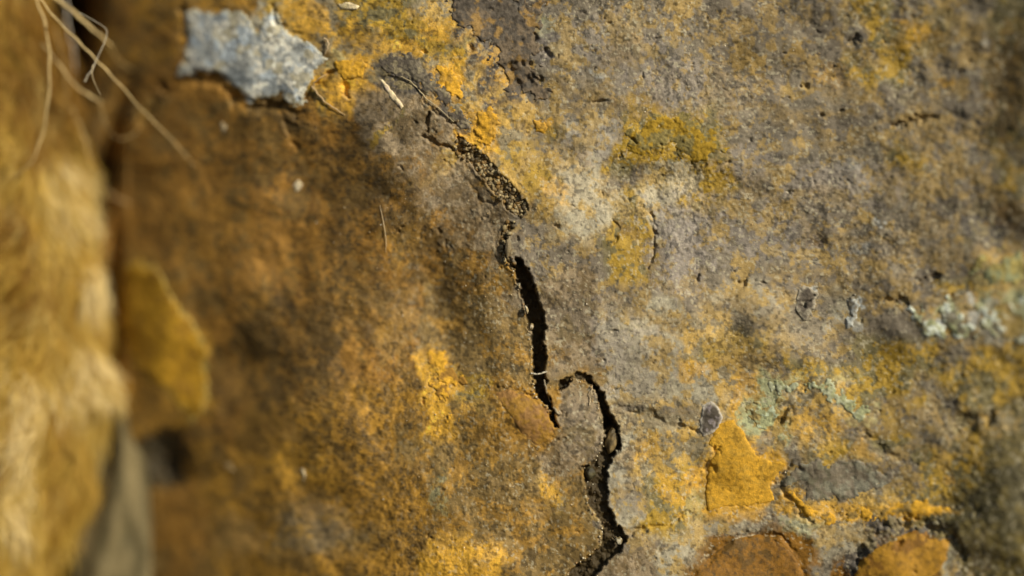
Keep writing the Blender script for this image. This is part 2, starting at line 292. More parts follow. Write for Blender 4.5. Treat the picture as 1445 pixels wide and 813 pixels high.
STAINS_AND_SHADING = [  # small stains, with glow and shade painted among them: x, y, rx, ry, angle, letter, strength
    (430, 25, 35, 22, -40, 'o', .8), (520, 60, 60, 18, -10, 'o', .5), (385, 14, 5, 20, 20, 'y', .9), (620, 35, 20, 12, 0, 'o', .7), (585, 62, 20, 10, 0, 'o', .7),
    (500, 95, 26, 16, 0, 'o', .9), (465, 82, 14, 8, 0, 'c', .6), (560, 92, 38, 14, 12, 'p', .9), (590, 118, 26, 10, 40, 'p', .8), (628, 140, 12, 6, 30, 'p', .7), (655, 175, 14, 16, 0, 'p', .8),
    (625, 105, 30, 24, 30, 'o', .9), (685, 175, 20, 24, 10, 'o', .9), (690, 85, 10, 8, 0, 'o', .8), (725, 15, 40, 26, 30, 'p', .7), (680, 30, 26, 14, 40, 'p', .9), (700, 60, 24, 18, 40, 'p', .7),
    (715, 115, 14, 9, 0, 'o', .9), (762, 178, 14, 10, 20, 'o', 1.), (745, 150, 18, 10, 0, 'O', .7), (790, 270, 22, 16, -30, 'o', .6), (800, 225, 30, 20, 0, 'O', .7), (730, 215, 24, 20, 0, 'y', .5),
    (900, 15, 14, 20, 0, 'O', .9), (893, 25, 6, 7, 0, 'p', .9), (610, 140, 26, 14, 30, 'o', .4), (580, 150, 40, 14, 40, 'M', .6), (626, 190, 22, 20, 0, 'M', .8),
    (640, 215, 40, 8, 20, 'y', .6), (545, 185, 30, 5, 40, 'y', .9), (660, 300, 24, 50, -38, 'M', .7), (610, 240, 40, 16, 30, 'O', .4),
    (590, 330, 10, 34, -20, 'R', .35), (560, 345, 12, 26, -20, 'R', .3), (596, 222, 36, 20, 40, 'M', .9), (632, 266, 44, 20, 48, 'M', .9), (668, 318, 44, 20, 52, 'M', .9), (694, 362, 30, 16, 58, 'M', .8), (560, 262, 14, 60, -30, 'b', .8), (602, 334, 15, 60, -32, 'b', .9), (648, 405, 15, 50, -32, 'b', .8), (640, 340, 26, 70, -32, 'b', .6), (600, 250, 16, 60, -28, 'b', .6), (500, 220, 30, 60, -30, 'b', .3),  # b streaks paint the shadow along the fold's crease
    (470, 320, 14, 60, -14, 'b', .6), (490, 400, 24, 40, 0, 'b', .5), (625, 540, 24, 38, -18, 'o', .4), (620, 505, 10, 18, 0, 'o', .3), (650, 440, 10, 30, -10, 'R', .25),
    (655, 525, 40, 8, -8, 'y', .8), (740, 585, 46, 26, 22, 'R', .9), (700, 520, 40, 10, 0, 'k', .5), (770, 690, 14, 26, -10, 'o', .7), (660, 790, 50, 34, 0, 'o', .8), (620, 690, 10, 40, -20, 'c', .5), (665, 650, 8, 14, 0, 'R', .8),
    (810, 440, 50, 50, 0, 'M', .6), (815, 450, 40, 36, 0, 'p', .35), (895, 330, 28, 34, 0, 'y', .8), (880, 325, 12, 14, 0, 'b', .5), (920, 380, 6, 24, 0, 'b', .5), (850, 290, 60, 20, -20, 'G', .7),
    (940, 190, 46, 16, 10, 'y', .9), (925, 205, 40, 14, 0, 'y', .7), (960, 180, 22, 12, 0, 'o', .5), (1000, 210, 30, 22, 0, 'y', .8), (985, 240, 40, 22, 20, 'y', .6), (905, 150, 40, 14, 0, 'b', .3),
    (960, 255, 22, 34, 0, 'G', .8), (940, 230, 16, 12, 0, 'w', .35), (1080, 350, 60, 22, -10, 'p', .5), (1000, 330, 60, 30, 0, 'g', .6), (900, 520, 50, 40, 0, 'G', .8), (880, 500, 40, 50, 0, 'x', .28), (830, 270, 50, 40, 0, 'x', .22), (950, 270, 40, 50, 0, 'x', .18), (920, 560, 50, 30, 0, 'x', .15), (960, 770, 30, 40, 0, 'x', .2), (1060, 470, 100, 50, 0, 'x', .10),  # broad x tones paint the pale glow right of the crack
    (950, 590, 70, 8, 8, 'p', .5), (950, 575, 60, 6, 8, 'O', .6), (920, 660, 40, 40, 0, 'O', .7), (940, 710, 44, 36, 0, 'y', .7), (900, 640, 30, 20, 0, 'o', .4), (885, 650, 16, 24, 0, 'g', .7), (950, 690, 20, 20, 0, 'o', .5),
    (985, 700, 10, 26, 0, 'c', .5), (1010, 745, 60, 10, 0, 'G', .6), (960, 780, 24, 26, 0, 'G', .8), (1050, 560, 20, 30, 10, 'o', .7), (1020, 530, 30, 14, 0, 'O', .8), (980, 520, 20, 14, 0, 'o', .5),
    (1060, 575, 12, 14, 0, 'c', .8), (1078, 590, 16, 18, 0, 'c', .9), (1095, 620, 10, 26, -20, 'c', .6), (1080, 625, 14, 14, 0, 'g', .8), (1110, 535, 40, 8, 0, 'c', .5), (1180, 545, 40, 8, 25, 'c', .5), (1220, 590, 24, 8, 40, 'c', .5),
    (1140, 560, 30, 18, 0, 'O', .7), (1150, 600, 50, 20, 0, 'o', .4), (1210, 640, 22, 12, 20, 'o', .5), (1180, 675, 70, 20, 3, 'g', .9), (1220, 690, 40, 10, 0, 'w', .2), (1190, 725, 80, 12, 3, 'o', .7), (1120, 710, 12, 26, -40, 'o', .8), (1300, 715, 40, 10, 0, 'o', .7),
    (1160, 760, 24, 14, 0, 'O', .7), (1130, 745, 30, 14, 0, 'c', .5), (1240, 755, 26, 10, -30, 'p', .7), (1320, 748, 36, 9, 6, 'p', .8), (1345, 600, 40, 40, 10, 'p', .4), (1370, 590, 30, 20, 0, 'p', .5), (1410, 600, 30, 20, 0, 'O', .7), (1340, 640, 30, 16, 0, 'O', .5),
    (1350, 670, 14, 10, 0, 'o', .7), (1310, 575, 20, 20, 0, 'O', .6), (1330, 600, 30, 12, -60, 'O', .6), (1300, 600, 24, 40, 0, 'g', .5),
    (1330, 448, 14, 16, 0, 'c', .8), (1372, 445, 12, 24, 20, 'w', .7), (1295, 440, 20, 10, 30, 'g', .8), (1315, 465, 26, 6, 15, 'w', .9), (1358, 468, 12, 6, 0, 'w', .9), (1405, 440, 20, 10, 0, 'w', .4), (1410, 475, 16, 8, 0, 'w', .4), (1400, 390, 30, 14, 0, 'c', .5),
    (1140, 430, 14, 16, 0, 'p', .6), (1138, 415, 14, 6, -20, 'w', .8), (1200, 450, 18, 26, 0, 'p', .5), (1206, 428, 4, 10, 0, 'w', 1.), (1200, 462, 16, 8, -20, 'w', .6), (1180, 460, 12, 9, 0, 'w', .5),
    (1240, 308, 10, 6, 0, 'w', .6), (1220, 345, 8, 10, 0, 'w', .4), (1330, 30, 40, 30, -30, 'y', .5), (1300, 40, 40, 12, -20, 'o', .5), (1280, 55, 30, 14, 0, 'o', .35), (1210, 30, 12, 30, 30, 'p', .4), (1215, 45, 20, 12, 0, 'p', .5), (1275, 145, 12, 10, -30, 'p', .6),
    (1345, 45, 12, 12, 0, 'p', .5), (1390, 55, 12, 6, 0, 'w', .5), (1380, 65, 6, 8, 0, 'k', .8), (1195, 235, 20, 14, 0, 'w', .3), (1160, 240, 40, 18, 0, 'g', .5), (1340, 120, 12, 6, 0, 'o', .6), (1420, 230, 30, 20, 0, 'y', .5),
    (1120, 360, 80, 20, 0, 'g', .4), (930, 130, 60, 18, 0, 'g', .6), (1110, 180, 40, 30, 0, 'p', .3), (1180, 105, 30, 14, 0, 'o', .3), (1060, 90, 40, 20, 0, 'O', .4), (1110, 60, 30, 20, 0, 'O', .4), (780, 40, 10, 16, -40, 'c', .6), (842, 102, 12, 4, -20, 'w', .6), (770, 25, 6, 26, -20, 'p', .7),
    (240, 640, 26, 40, 0, 'k', 1.), (60, 20, 60, 80, 0, 'k', 1.), (330, 540, 50, 40, 10, 'b', .6), (300, 430, 30, 60, 0, 'r', .5), (230, 440, 40, 60, -20, 'R', .5), (260, 540, 30, 50, -10, 'o', .5), (210, 560, 18, 14, 0, 'b', .5),  # k puts the shade of the top-left gap and the hollow into the colour
    (400, 500, 40, 30, 0, 'b', .4), (290, 330, 60, 60, 0, 'R', .25), (200, 150, 30, 14, 0, 'O', .5), (380, 620, 60, 40, 0, 'R', .4), (420, 660, 60, 30, 0, 'o', .25), (450, 740, 60, 40, 0, 'g', .35), (330, 700, 60, 40, 0, 'R', .5), (490, 590, 14, 12, 0, 'b', .5), (330, 760, 40, 30, 0, 'g', .25),
    (1155, 341, 10, 8, 0, 'b', .9), (960, 350, 50, 60, 0, 'L', .7), (1090, 330, 70, 40, 0, 'L', .5), (990, 300, 60, 30, 0, 'L', .5), (1180, 260, 80, 30, 0, 'L', .5), (830, 200, 50, 30, 0, 'L', .6), (1060, 230, 50, 30, 0, 'L', .5), (860, 470, 30, 60, 0, 'L', .4), (900, 520, 60, 50, 0, 'L', .4), (1060, 420, 60, 20, 0, 'G', .4), (840, 60, 90, 40, 0, 'L', .4), (960, 120, 90, 40, 0, 'L', .4), (1200, 795, 16, 22, 40, 'p', 1.), (1222, 765, 16, 18, 40, 'p', 1.), (1255, 745, 34, 12, -8, 'p', 1.), (1318, 748, 40, 10, 8, 'p', 1.), (1350, 775, 10, 22, -10, 'p', .9), (1290, 690, 60, 14, 0, 'y', .5), (1270, 640, 30, 12, 20, 'g', .7), (1400, 750, 70, 60, 0, 'q', .8), (1430, 640, 40, 40, 0, 'q', .8), (1425, 120, 30, 90, 0, 'b', .6), (1432, 310, 30, 20, -30, 'b', .6), (560, 460, 40, 60, -10, 'm', .6), (520, 420, 30, 60, 0, 'b', .4), (700, 470, 36, 50, 0, 'm', .8), (820, 600, 34, 40, 0, 'p', .35), (1000, 790, 30, 20, 0, 'b', .5), (1090, 750, 24, 8, 0, 'b', .4),  # p trench, b recesses and q corner carry painted shade
]

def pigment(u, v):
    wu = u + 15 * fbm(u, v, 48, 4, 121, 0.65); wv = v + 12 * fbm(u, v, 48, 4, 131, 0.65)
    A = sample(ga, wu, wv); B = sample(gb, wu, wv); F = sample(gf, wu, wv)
    for (cx, cy, rx, ry, ang, L, st) in STAINS_AND_SHADING:
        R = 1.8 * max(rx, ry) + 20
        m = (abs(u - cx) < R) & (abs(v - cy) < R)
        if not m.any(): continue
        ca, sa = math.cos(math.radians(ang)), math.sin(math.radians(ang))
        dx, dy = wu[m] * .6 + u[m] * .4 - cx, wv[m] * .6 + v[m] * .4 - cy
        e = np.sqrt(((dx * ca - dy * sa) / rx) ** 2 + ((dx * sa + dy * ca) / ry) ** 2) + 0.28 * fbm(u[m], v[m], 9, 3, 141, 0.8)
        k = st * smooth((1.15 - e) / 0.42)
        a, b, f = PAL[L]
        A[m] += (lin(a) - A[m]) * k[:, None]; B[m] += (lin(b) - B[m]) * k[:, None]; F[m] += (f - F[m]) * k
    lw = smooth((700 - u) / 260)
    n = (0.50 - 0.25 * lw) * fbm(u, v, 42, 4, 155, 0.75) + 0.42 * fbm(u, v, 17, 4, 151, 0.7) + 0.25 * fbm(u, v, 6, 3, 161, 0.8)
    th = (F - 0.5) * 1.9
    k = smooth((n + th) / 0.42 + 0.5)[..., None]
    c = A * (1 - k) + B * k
    lum = 1 + 0.11 * fbm(u, v, 6, 3, 171, 0.8) + 0.09 * fbm(u, v, 24, 3, 176) + 0.10 * fbm(u, v, 70, 2, 181)
    c = c * lum[..., None]
    sl = np.exp(-((u - 560) / 190) ** 2)
    fine = fbm(u + v * .35, v * .6, 8, 4, 183, 0.85)
    c = c * (1 + 0.24 * fine * sl)[..., None]
    st = fbm((u * .93 - v * .36) / 5.0 * 5, (u * .36 + v * .93) / 6.0, 22, 4, 187, 0.75)
    c = c * (1 + 0.20 * st * lw)[..., None]
    # dark mineral specks and pale grains
    ds = smooth((fbm(u, v, 5.5, 2, 191, 0.7) - 0.72 + 0.25 * fbm(u, v, 80, 2, 201)) / 0.18)[..., None]
    c = c * (1 - 0.5 * ds)
    ps = smooth((fbm(u, v, 4.5, 2, 211, 0.7) - 0.95) / 0.15)[..., None]
    c = c + (lin((190, 180, 150)) - c) * ps * 0.5 * smooth((u - 420) / 400)[..., None]
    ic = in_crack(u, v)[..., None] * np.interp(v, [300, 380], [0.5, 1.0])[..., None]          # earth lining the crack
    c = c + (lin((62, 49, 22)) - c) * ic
    return np.clip(c * 1.05, 0.003, 0.85)

# ------------------------------------------------------------------ materials
def mat_pigment(name, bump=0.5, rough=0.68, grain=800, spec=0.42, amt=0.13):
    m = bpy.data.materials.new(name); m.use_nodes = True
    nt = m.node_tree; N = nt.nodes; L = nt.links
    b = N["Principled BSDF"]
    at = N.new("ShaderNodeAttribute"); at.attribute_name = "pigment"
    tc = N.new("ShaderNodeTexCoord")
    n1 = N.new("ShaderNodeTexNoise"); n1.inputs["Scale"].default_value = grain; n1.inputs["Detail"].default_value = 3
    n2 = N.new("ShaderNodeTexNoise"); n2.inputs["Scale"].default_value = grain * 0.28; n2.inputs["Detail"].default_value = 4
    L.new(tc.outputs["Object"], n1.inputs["Vector"]); L.new(tc.outputs["Object"], n2.inputs["Vector"])
    mr = N.new("ShaderNodeMapRange"); mr.inputs[1].default_value = 0.3; mr.inputs[2].default_value = 0.7
    mr.inputs[3].default_value = 1 - amt * 1.6; mr.inputs[4].default_value = 1 + amt * 1.6
    L.new(n1.outputs["Fac"], mr.inputs[0])
    mx = N.new("ShaderNodeVectorMath"); mx.operation = 'SCALE'
    L.new(at.outputs["Color"], mx.inputs[0]); L.new(mr.outputs[0], mx.inputs["Scale"])
    L.new(mx.outputs[0], b.inputs["Base Color"])
    ad = N.new("ShaderNodeMath"); ad.operation = 'ADD'
    L.new(n1.outputs["Fac"], ad.inputs[0]); L.new(n2.outputs["Fac"], ad.inputs[1])
    bp = N.new("ShaderNodeBump"); bp.inputs["Strength"].default_value = bump; bp.inputs["Distance"].default_value = 0.0022
    L.new(ad.outputs[0], bp.inputs["Height"]); L.new(bp.outputs[0], b.inputs["Normal"])
    b.inputs["Roughness"].default_value = rough
    b.inputs["Specular IOR Level"].default_value = spec
    return m

M_ROCK = mat_pigment("weathered_rock", 0.38)
M_CRUST = mat_pigment("lichen_crust", 0.4, 0.9, 700, 0.15)
M_FIBRE = mat_pigment("dry_fibre", 0.1, 0.55, 300, 0.4, 0.08)
M_GRIT = mat_pigment("grit", 0.4, 0.6, 900, 0.5)
M_FUZZ = mat_pigment("fuzz", 0.4, 0.8, 120, 0.3, 0.12)

# ------------------------------------------------------------------ mesh building
def link_mesh(name, co, faces, colors, mat, parent=None):
    me = bpy.data.meshes.new(name)
    faces = np.asarray(faces, np.int32); k = faces.shape[1]
    me.vertices.add(len(co)); me.vertices.foreach_set("co", np.asarray(co, np.float32).ravel())
    me.loops.add(faces.size); me.loops.foreach_set("vertex_index", faces.ravel())
    me.polygons.add(len(faces))
    me.polygons.foreach_set("loop_start", np.arange(0, faces.size, k, dtype=np.int32))
    me.update(calc_edges=True)
    me.polygons.foreach_set("use_smooth", np.ones(len(faces), bool))
    ca = me.color_attributes.new("pigment", 'FLOAT_COLOR', 'POINT')
    rgba = np.ones((len(co), 4), np.float32); rgba[:, :3] = colors
    ca.data.foreach_set("color", rgba.ravel())
    me.materials.append(mat); me.validate()
    ob = bpy.data.objects.new(name, me); COL.objects.link(ob)
    if parent: ob.parent = parent
    return ob

def tag(o, label=None, cat=None, group=None, kind=None):
    if label: o["label"] = label
    if cat: o["category"] = cat
    if group: o["group"] = group
    if kind: o["kind"] = kind
    return o

def grid_faces(nr, nc):
    i = np.arange(nr * nc).reshape(nr, nc)
    return np.stack([i[:-1, :-1], i[1:, :-1], i[1:, 1:], i[:-1, 1:]], -1).reshape(-1, 4)

def sub_mesh(name, co, faces, cols, keep, mat, parent=None):
    f = faces[keep]
    used = np.unique(f); remap = np.full(len(co), -1); remap[used] = np.arange(len(used))
    return link_mesh(name, co[used], remap[f], cols[used], mat, parent)

# the two rocks, one relief split along the seam and the crack
us = np.concatenate([np.arange(-640, 0, 20), np.arange(0, 540, 2.4), np.arange(540, 1000, 1.2), np.arange(1000, 1445, 1.7), np.arange(1445, 2200, 20)])
vs = np.concatenate([np.arange(-420, -10, 20), np.arange(-10, 822, 1.35), np.arange(822, 1300, 20)])
U, V = np.meshgrid(us, vs)
shp = U.shape
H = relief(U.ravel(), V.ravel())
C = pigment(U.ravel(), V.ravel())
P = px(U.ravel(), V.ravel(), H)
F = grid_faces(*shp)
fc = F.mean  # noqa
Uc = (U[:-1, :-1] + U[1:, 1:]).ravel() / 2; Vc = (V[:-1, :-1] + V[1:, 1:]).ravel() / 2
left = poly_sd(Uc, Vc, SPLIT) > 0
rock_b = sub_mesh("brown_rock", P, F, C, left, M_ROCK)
tag(rock_b, "rusty brown and ochre stained rock left of the dark crack, turning away into shade", "rock")
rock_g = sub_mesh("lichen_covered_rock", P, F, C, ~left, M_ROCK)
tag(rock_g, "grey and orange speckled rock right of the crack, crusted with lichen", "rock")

# dark earth behind both rocks, closing the face
bu, bv = np.meshgrid(np.linspace(-640, 2200, 60), np.linspace(-420, 1300, 40))
bh = np.interp(bu.ravel(), XK, HK) - 190
bed = link_mesh("rock_bed", px(bu.ravel(), bv.ravel(), bh), grid_faces(40, 60), np.tile(lin((70, 58, 36)), (bu.size, 1)), M_ROCK)
tag(bed, kind="structure")

# ------------------------------------------------------------------ crusts: real thin sheets lying on the relief
def crust(name, parent, poly, letter, thick, label=None, step=1.5, jag=3.0, size=9, seed=5, dome=10, mix=None, mat=None, rim=None, patch=0.0, rough=0.5, spots=None, fine=1.0):
    a = np.array(poly, float)
    cu = np.arange(a[:, 0].min() - 8, a[:, 0].max() + 8, step); cv = np.arange(a[:, 1].min() - 8, a[:, 1].max() + 8, step)
    gu, gv = np.meshgrid(cu, cv); u = gu.ravel(); v = gv.ravel()
    sd = poly_sd(u, v, poly) + jag * fbm(u, v, size * 2, 4, 300 + seed, 0.8)
    if patch: sd = sd - patch * np.clip(fbm(u, v, 22, 3, 330 + seed), 0, 1) * 10
    k = np.clip(sd / dome, -0.6, 1)
    k = np.where(k > 0, np.sqrt(np.clip(k, 0, 1)), k * 4)
    h = relief(u, v, fine) + thick * k + rough * fbm(u, v, 7, 3, 310 + seed, 0.8) * (k > 0)
    A, B, f = PAL[letter]
    n = 0.6 * fbm(u, v, 22, 4, 320 + seed, 0.8) + 0.4 * fbm(u, v, 6, 2, 325 + seed)
    w = smooth((n + (f - 0.5) * 1.6) / 0.4 + 0.5)[:, None]
    c = lin(A) * (1 - w) + lin(mix or B) * w
    for q, (col, sz, th_) in enumerate(spots or ()):
        w = smooth((fbm(u, v, sz, 3, 360 + seed + 5 * q, 0.6) - th_) / 0.35)[:, None]
        c = c + (lin(col) - c) * w * 0.85
    if rim is not None:
        e = smooth(1 - abs(sd - 1.0) / 4.5)[:, None]
        c = c + (lin(rim) - c) * e * 0.85
    c = c * (1 + 0.16 * fbm(u, v, 5, 3, 340 + seed, 0.9))[:, None]
    ds = smooth((fbm(u, v, 6, 2, 350 + seed) - 0.85) / 0.15)[:, None]
    c = np.clip(c * (1 - 0.35 * ds), 0.004, 0.85)
    ff = grid_faces(len(cv), len(cu))
    keep = (sd[ff] > -1.5).any(1)
    o = sub_mesh(name, px(u, v, h), ff, c, keep, mat or M_CRUST, parent)
    if label: o["label"] = label
    return o

G, B_ = rock_g, rock_b
crust("orange_lichen", G, [(1008, 600), (1035, 590), (1052, 615), (1066, 640), (1080, 648), (1112, 652), (1100, 668), (1088, 682), (1092, 706), (1050, 714), (1018, 716), (998, 720), (996, 690), (1000, 655), (1012, 640), (1000, 625)],
      'o', 1.7, "large bright orange lichen patch with cut off lower edge", seed=1, dome=4, jag=1.6, rough=.1, fine=.45, mix=(196, 152, 58))
crust("grey_chip", G, [(990, 572), (1003, 567), (1014, 576), (1021, 588), (1016, 602), (1006, 612), (992, 618), (987, 608), (988, 590)],
      'p', 2.6, "flat purple grey scab with pale rim beside the orange lichen", seed=2, dome=5, jag=1.2, mix=(140, 130, 128), rim=(206, 196, 178))
crust("pale_quartz", G, [(262, 18), (300, 12), (335, 14), (362, 42), (384, 14), (392, 30), (412, 50), (440, 60), (462, 84), (446, 100), (438, 122), (420, 150), (405, 146), (396, 134), (372, 142), (350, 146), (330, 126), (312, 106), (285, 100), (252, 106), (262, 84), (266, 50)],
      'w', 1.6, "large pale blue grey quartz patch above the dark seam", step=2, seed=3, dome=6, jag=4, mat=M_ROCK, rim=(172, 164, 132), rough=.3,
      spots=[((134, 140, 142), 26, .15), ((186, 196, 202), 20, .15), ((186, 176, 146), 24, .35), ((238, 232, 214), 11, .4)])
crust("orange_lichen", G, [(752, 168), (766, 172), (776, 182), (768, 190), (756, 184)], 'o', 2.2, seed=4, dome=4, jag=2)
crust("orange_lichen", G, [(612, 92), (640, 96), (652, 112), (650, 138), (634, 132), (616, 118)], 'o', 1.8, seed=5, dome=5, jag=5)
crust("orange_lichen", G, [(672, 158), (690, 150), (706, 160), (702, 182), (694, 200), (676, 196), (668, 182)], 'o', 2.2, seed=6, dome=5, jag=4)
crust("orange_lichen", G, [(472, 88), (505, 82), (522, 92), (512, 108), (490, 112), (476, 106)], 'o', 2.0, seed=7, dome=5, jag=3)
crust("dark_lichen", G, [(524, 84), (556, 76), (588, 84), (606, 104), (636, 136), (652, 152), (666, 176), (660, 190), (646, 178), (632, 150), (600, 128), (572, 112), (540, 100), (526, 98)],
      'p', 1.2, "dark grey lichen band arching above the seam", seed=8, dome=5, jag=5, mix=(126, 116, 98), patch=.5, spots=[((150, 138, 110), 9, .3)])
crust("dark_lichen", G, [(634, -6), (770, -6), (764, 40), (760, 90), (776, 130), (770, 150), (735, 140), (712, 122), (700, 90), (668, 52), (644, 30)],
      'p', 1.8, "dark brownish lichen broken by orange islands at the top", seed=31, dome=4, jag=7, patch=1.3, mix=(116, 102, 84), spots=[((150, 120, 70), 16, .5)])
crust("grey_slab", G, [(1106, 668), (1140, 652), (1190, 650), (1240, 660), (1262, 672), (1240, 694), (1200, 702), (1165, 706), (1140, 700), (1128, 684), (1108, 684)],
      'g', 1.3, "smooth grey lens of stone above the orange band", seed=9, dome=10, jag=7, step=2, mix=(112, 106, 84), mat=M_ROCK, rough=.2, spots=[((140, 136, 116), 16, .35)])
crust("orange_lichen", G, [(1108, 690), (1126, 702), (1144, 720), (1180, 728), (1240, 716), (1300, 704), (1340, 714), (1322, 726), (1270, 730), (1210, 736), (1150, 736), (1128, 722)],
      'o', 1.4, "long orange lichen band below the grey lens", seed=10, dome=8, jag=7, rough=.25, step=2, mix=(150, 124, 70))
crust("brown_nodule", G, [(960, 840), (985, 800), (1012, 776), (1036, 762), (1064, 756), (1100, 760), (1116, 778), (1132, 806), (1140, 840)],
      's', 3, "smooth amber brown nodule at the bottom edge", seed=11, dome=20, jag=1.2, mat=M_ROCK, rough=.2, fine=.3)
crust("brown_nodule", G, [(1196, 840), (1212, 800), (1235, 774), (1262, 758), (1290, 750), (1312, 760), (1340, 762), (1336, 790), (1318, 815), (1306, 840)],
      's', 3, "orange brown nodule with a grey stain, edged by a dark trench", seed=12, dome=18, jag=1.6, step=2, mat=M_ROCK, mix=(172, 126, 34), rough=.2, fine=.3, spots=[((182, 134, 36), 40, -.4)])
crust("pale_green_lichen", G, [(1052, 572), (1066, 566), (1082, 572), (1098, 566), (1104, 584), (1092, 600), (1072, 606), (1058, 592)],
      'c', 1.4, "pale green lichen rosette right of the grey scab", seed=13, dome=5, jag=5, mix=(150, 132, 84), spots=[((190, 200, 170), 9, .5)])
crust("pale_green_lichen", G, [(1268, 428), (1290, 430), (1308, 450), (1334, 458), (1334, 478), (1300, 474), (1284, 452)], 'c', 1.4, seed=14, dome=4, patch=.5, jag=5, step=1.6, mix=(182, 184, 150), spots=[((222, 228, 214), 12, .0), ((120, 110, 90), 14, .5)])
crust("pale_green_lichen", G, [(1324, 428), (1340, 420), (1350, 436), (1358, 456), (1376, 460), (1372, 476), (1350, 480), (1340, 462), (1328, 452)], 'c', 1.4, seed=15, dome=4, patch=.5, jag=6, step=1.6, mix=(182, 184, 150), spots=[((222, 228, 214), 12, .0), ((116, 106, 88), 12, .5)])
crust("pale_green_lichen", G, [(1366, 430), (1386, 424), (1420, 420), (1460, 424), (1462, 480), (1420, 486), (1396, 470), (1380, 452)], 'c', 1.4, seed=16, dome=5, jag=8, step=2, patch=1, mix=(176, 174, 136), spots=[((222, 228, 214), 12, .1), ((156, 128, 66), 18, .35)])
crust("pale_green_lichen", G, [(1370, 370), (1400, 362), (1440, 350), (1460, 400), (1420, 404), (1386, 400)], 'c', 1.2, seed=37, dome=6, jag=9, step=2, patch=1, mix=(176, 160, 96))
crust("pale_green_lichen", G, [(1080, 548), (1110, 534), (1150, 536), (1190, 552), (1226, 590), (1216, 594), (1176, 564), (1130, 548), (1100, 556)], 'c', 1.2, seed=38, dome=4, jag=7, step=1.6, patch=.8, mix=(180, 182, 150))
crust("pale_green_lichen", G, [(1196, 424), (1206, 416), (1214, 430), (1210, 448), (1206, 462), (1190, 468), (1200, 446)], 'w', 2, seed=17, dome=4, jag=3, mix=(150, 140, 120))
crust("grey_scab", G, [(1126, 412), (1142, 402), (1154, 414), (1150, 436), (1136, 452), (1124, 440)], 'p', 2.6, seed=18, dome=5, jag=3, mix=(150, 142, 124), rim=(170, 160, 140))
crust("olive_lichen", G, [(888, 184), (910, 166), (950, 158), (985, 170), (1010, 192), (1024, 222), (990, 226), (950, 216), (910, 222), (888, 206)],
      'y', 1.0, "mossy olive yellow lichen patch in the grey upper part", seed=19, dome=8, jag=9, size=7, patch=1.5, mix=(136, 122, 74))
crust("white_streak", G, [(532, 108), (540, 112), (556, 130), (570, 150), (566, 155), (550, 138)], 'x', 2.2, "white scratch like streak on the upper slab", seed=20, dome=3, jag=0.8, mix=(206, 186, 168))
crust("pale_chip", G, [(476, 6), (492, 2), (508, 8), (504, 14), (480, 14)], 'x', 2.5, "pale cream chip near the top edge", seed=21, dome=3, jag=1, mix=(214, 196, 150))
crust("orange_lichen", B_, [(606, 500), (630, 498), (640, 522), (652, 548), (646, 580), (632, 590), (616, 566), (606, 536)], 'o', 1.5, seed=22, dome=5, jag=8, patch=1.1, mix=(150, 112, 50), fine=.6)
crust("rusty_scale", B_, [(694, 552), (716, 550), (744, 560), (772, 576), (783, 600), (776, 622), (756, 628), (740, 612), (716, 584)],
      'R', 1.8, "smooth rusty scale left of the hooked crack", seed=23, dome=8, jag=2, mat=M_ROCK, mix=(150, 110, 56), fine=.5)
crust("yellow_flake", B_, [(166, 380), (200, 366), (232, 392), (256, 430), (282, 476), (294, 520), (292, 560), (272, 598), (250, 570), (222, 540), (190, 520), (168, 470)],
      'F', 5, "blurred ochre flake with a pale right edge beside the furry clump", seed=24, dome=16, jag=4, step=3, rim=(176, 158, 92))
crust("pale_chip", B_, [(414, 262), (420, 255), (426, 258), (424, 266), (416, 271)], 'x', 1.6, seed=25, dome=3, jag=2.2, mix=(230, 214, 180))
crust("pale_chip", B_, [(312, 656), (320, 652), (331, 656), (332, 664), (320, 668)], 'x', 2, seed=26, dome=3, jag=2.4, mix=(180, 150, 100))
crust("pale_chip", B_, [(422, 660), (430, 660), (434, 674), (428, 679)], 'x', 2, seed=27, dome=3, jag=2.2, mix=(180, 150, 110))
crust("pale_chip", B_, [(312, 172), (320, 174), (322, 184), (314, 186)], 'x', 1, seed=28, dome=3, jag=2.6, mix=(150, 120, 76))

# ------------------------------------------------------------------ pebbles and grit
def stone_verts(r3, seed, n=10):
    th = np.linspace(0, math.pi, n + 1); ph = np.linspace(0, 2 * math.pi, 2 * n, endpoint=False)
    T, Q = np.meshgrid(th, ph, indexing='ij')
    d = np.stack([np.sin(T) * np.cos(Q), np.sin(T) * np.sin(Q), np.cos(T)], -1).reshape(-1, 3)
    w = 1 + 0.16 * vnoise(d[:, 0] * 2 + seed, d[:, 1] * 2 + d[:, 2] * 1.7, 401) + 0.07 * vnoise(d[:, 0] * 5, d[:, 2] * 5 + seed, 402)
    co = d * w[:, None] * np.array(r3)
    f = []
    m = 2 * n
    for i in range(n):
        for j in range(m):
            f.append((i * m + j, (i + 1) * m + j, (i + 1) * m + (j + 1) % m, i * m + (j + 1) % m))
    return co, np.array(f)

def pebble(name, u, v, lift, r3, ang, ca, cb, label, cat, seed):
    co, f = stone_verts(r3, seed, 14)
    a = math.radians(ang); R = np.array([[math.cos(a), 0, math.sin(a)], [0, 1, 0], [-math.sin(a), 0, math.cos(a)]])
    co = co @ R.T
    n = smooth(vnoise(co[:, 0] / 5 + seed, co[:, 2] / 5, 403) * 0.9 + 0.5)[:, None]
    c = lin(ca) * (1 - n) + lin(cb) * n
    h = relief(np.array([float(u)]), np.array([float(v)]))[0] + lift
    o = link_mesh(name, co * S, f, c, M_GRIT)
    o.location = px(np.array(float(u)), np.array(float(v)), h)
    return tag(o, label, cat, 'loose stones lodged in the crack')

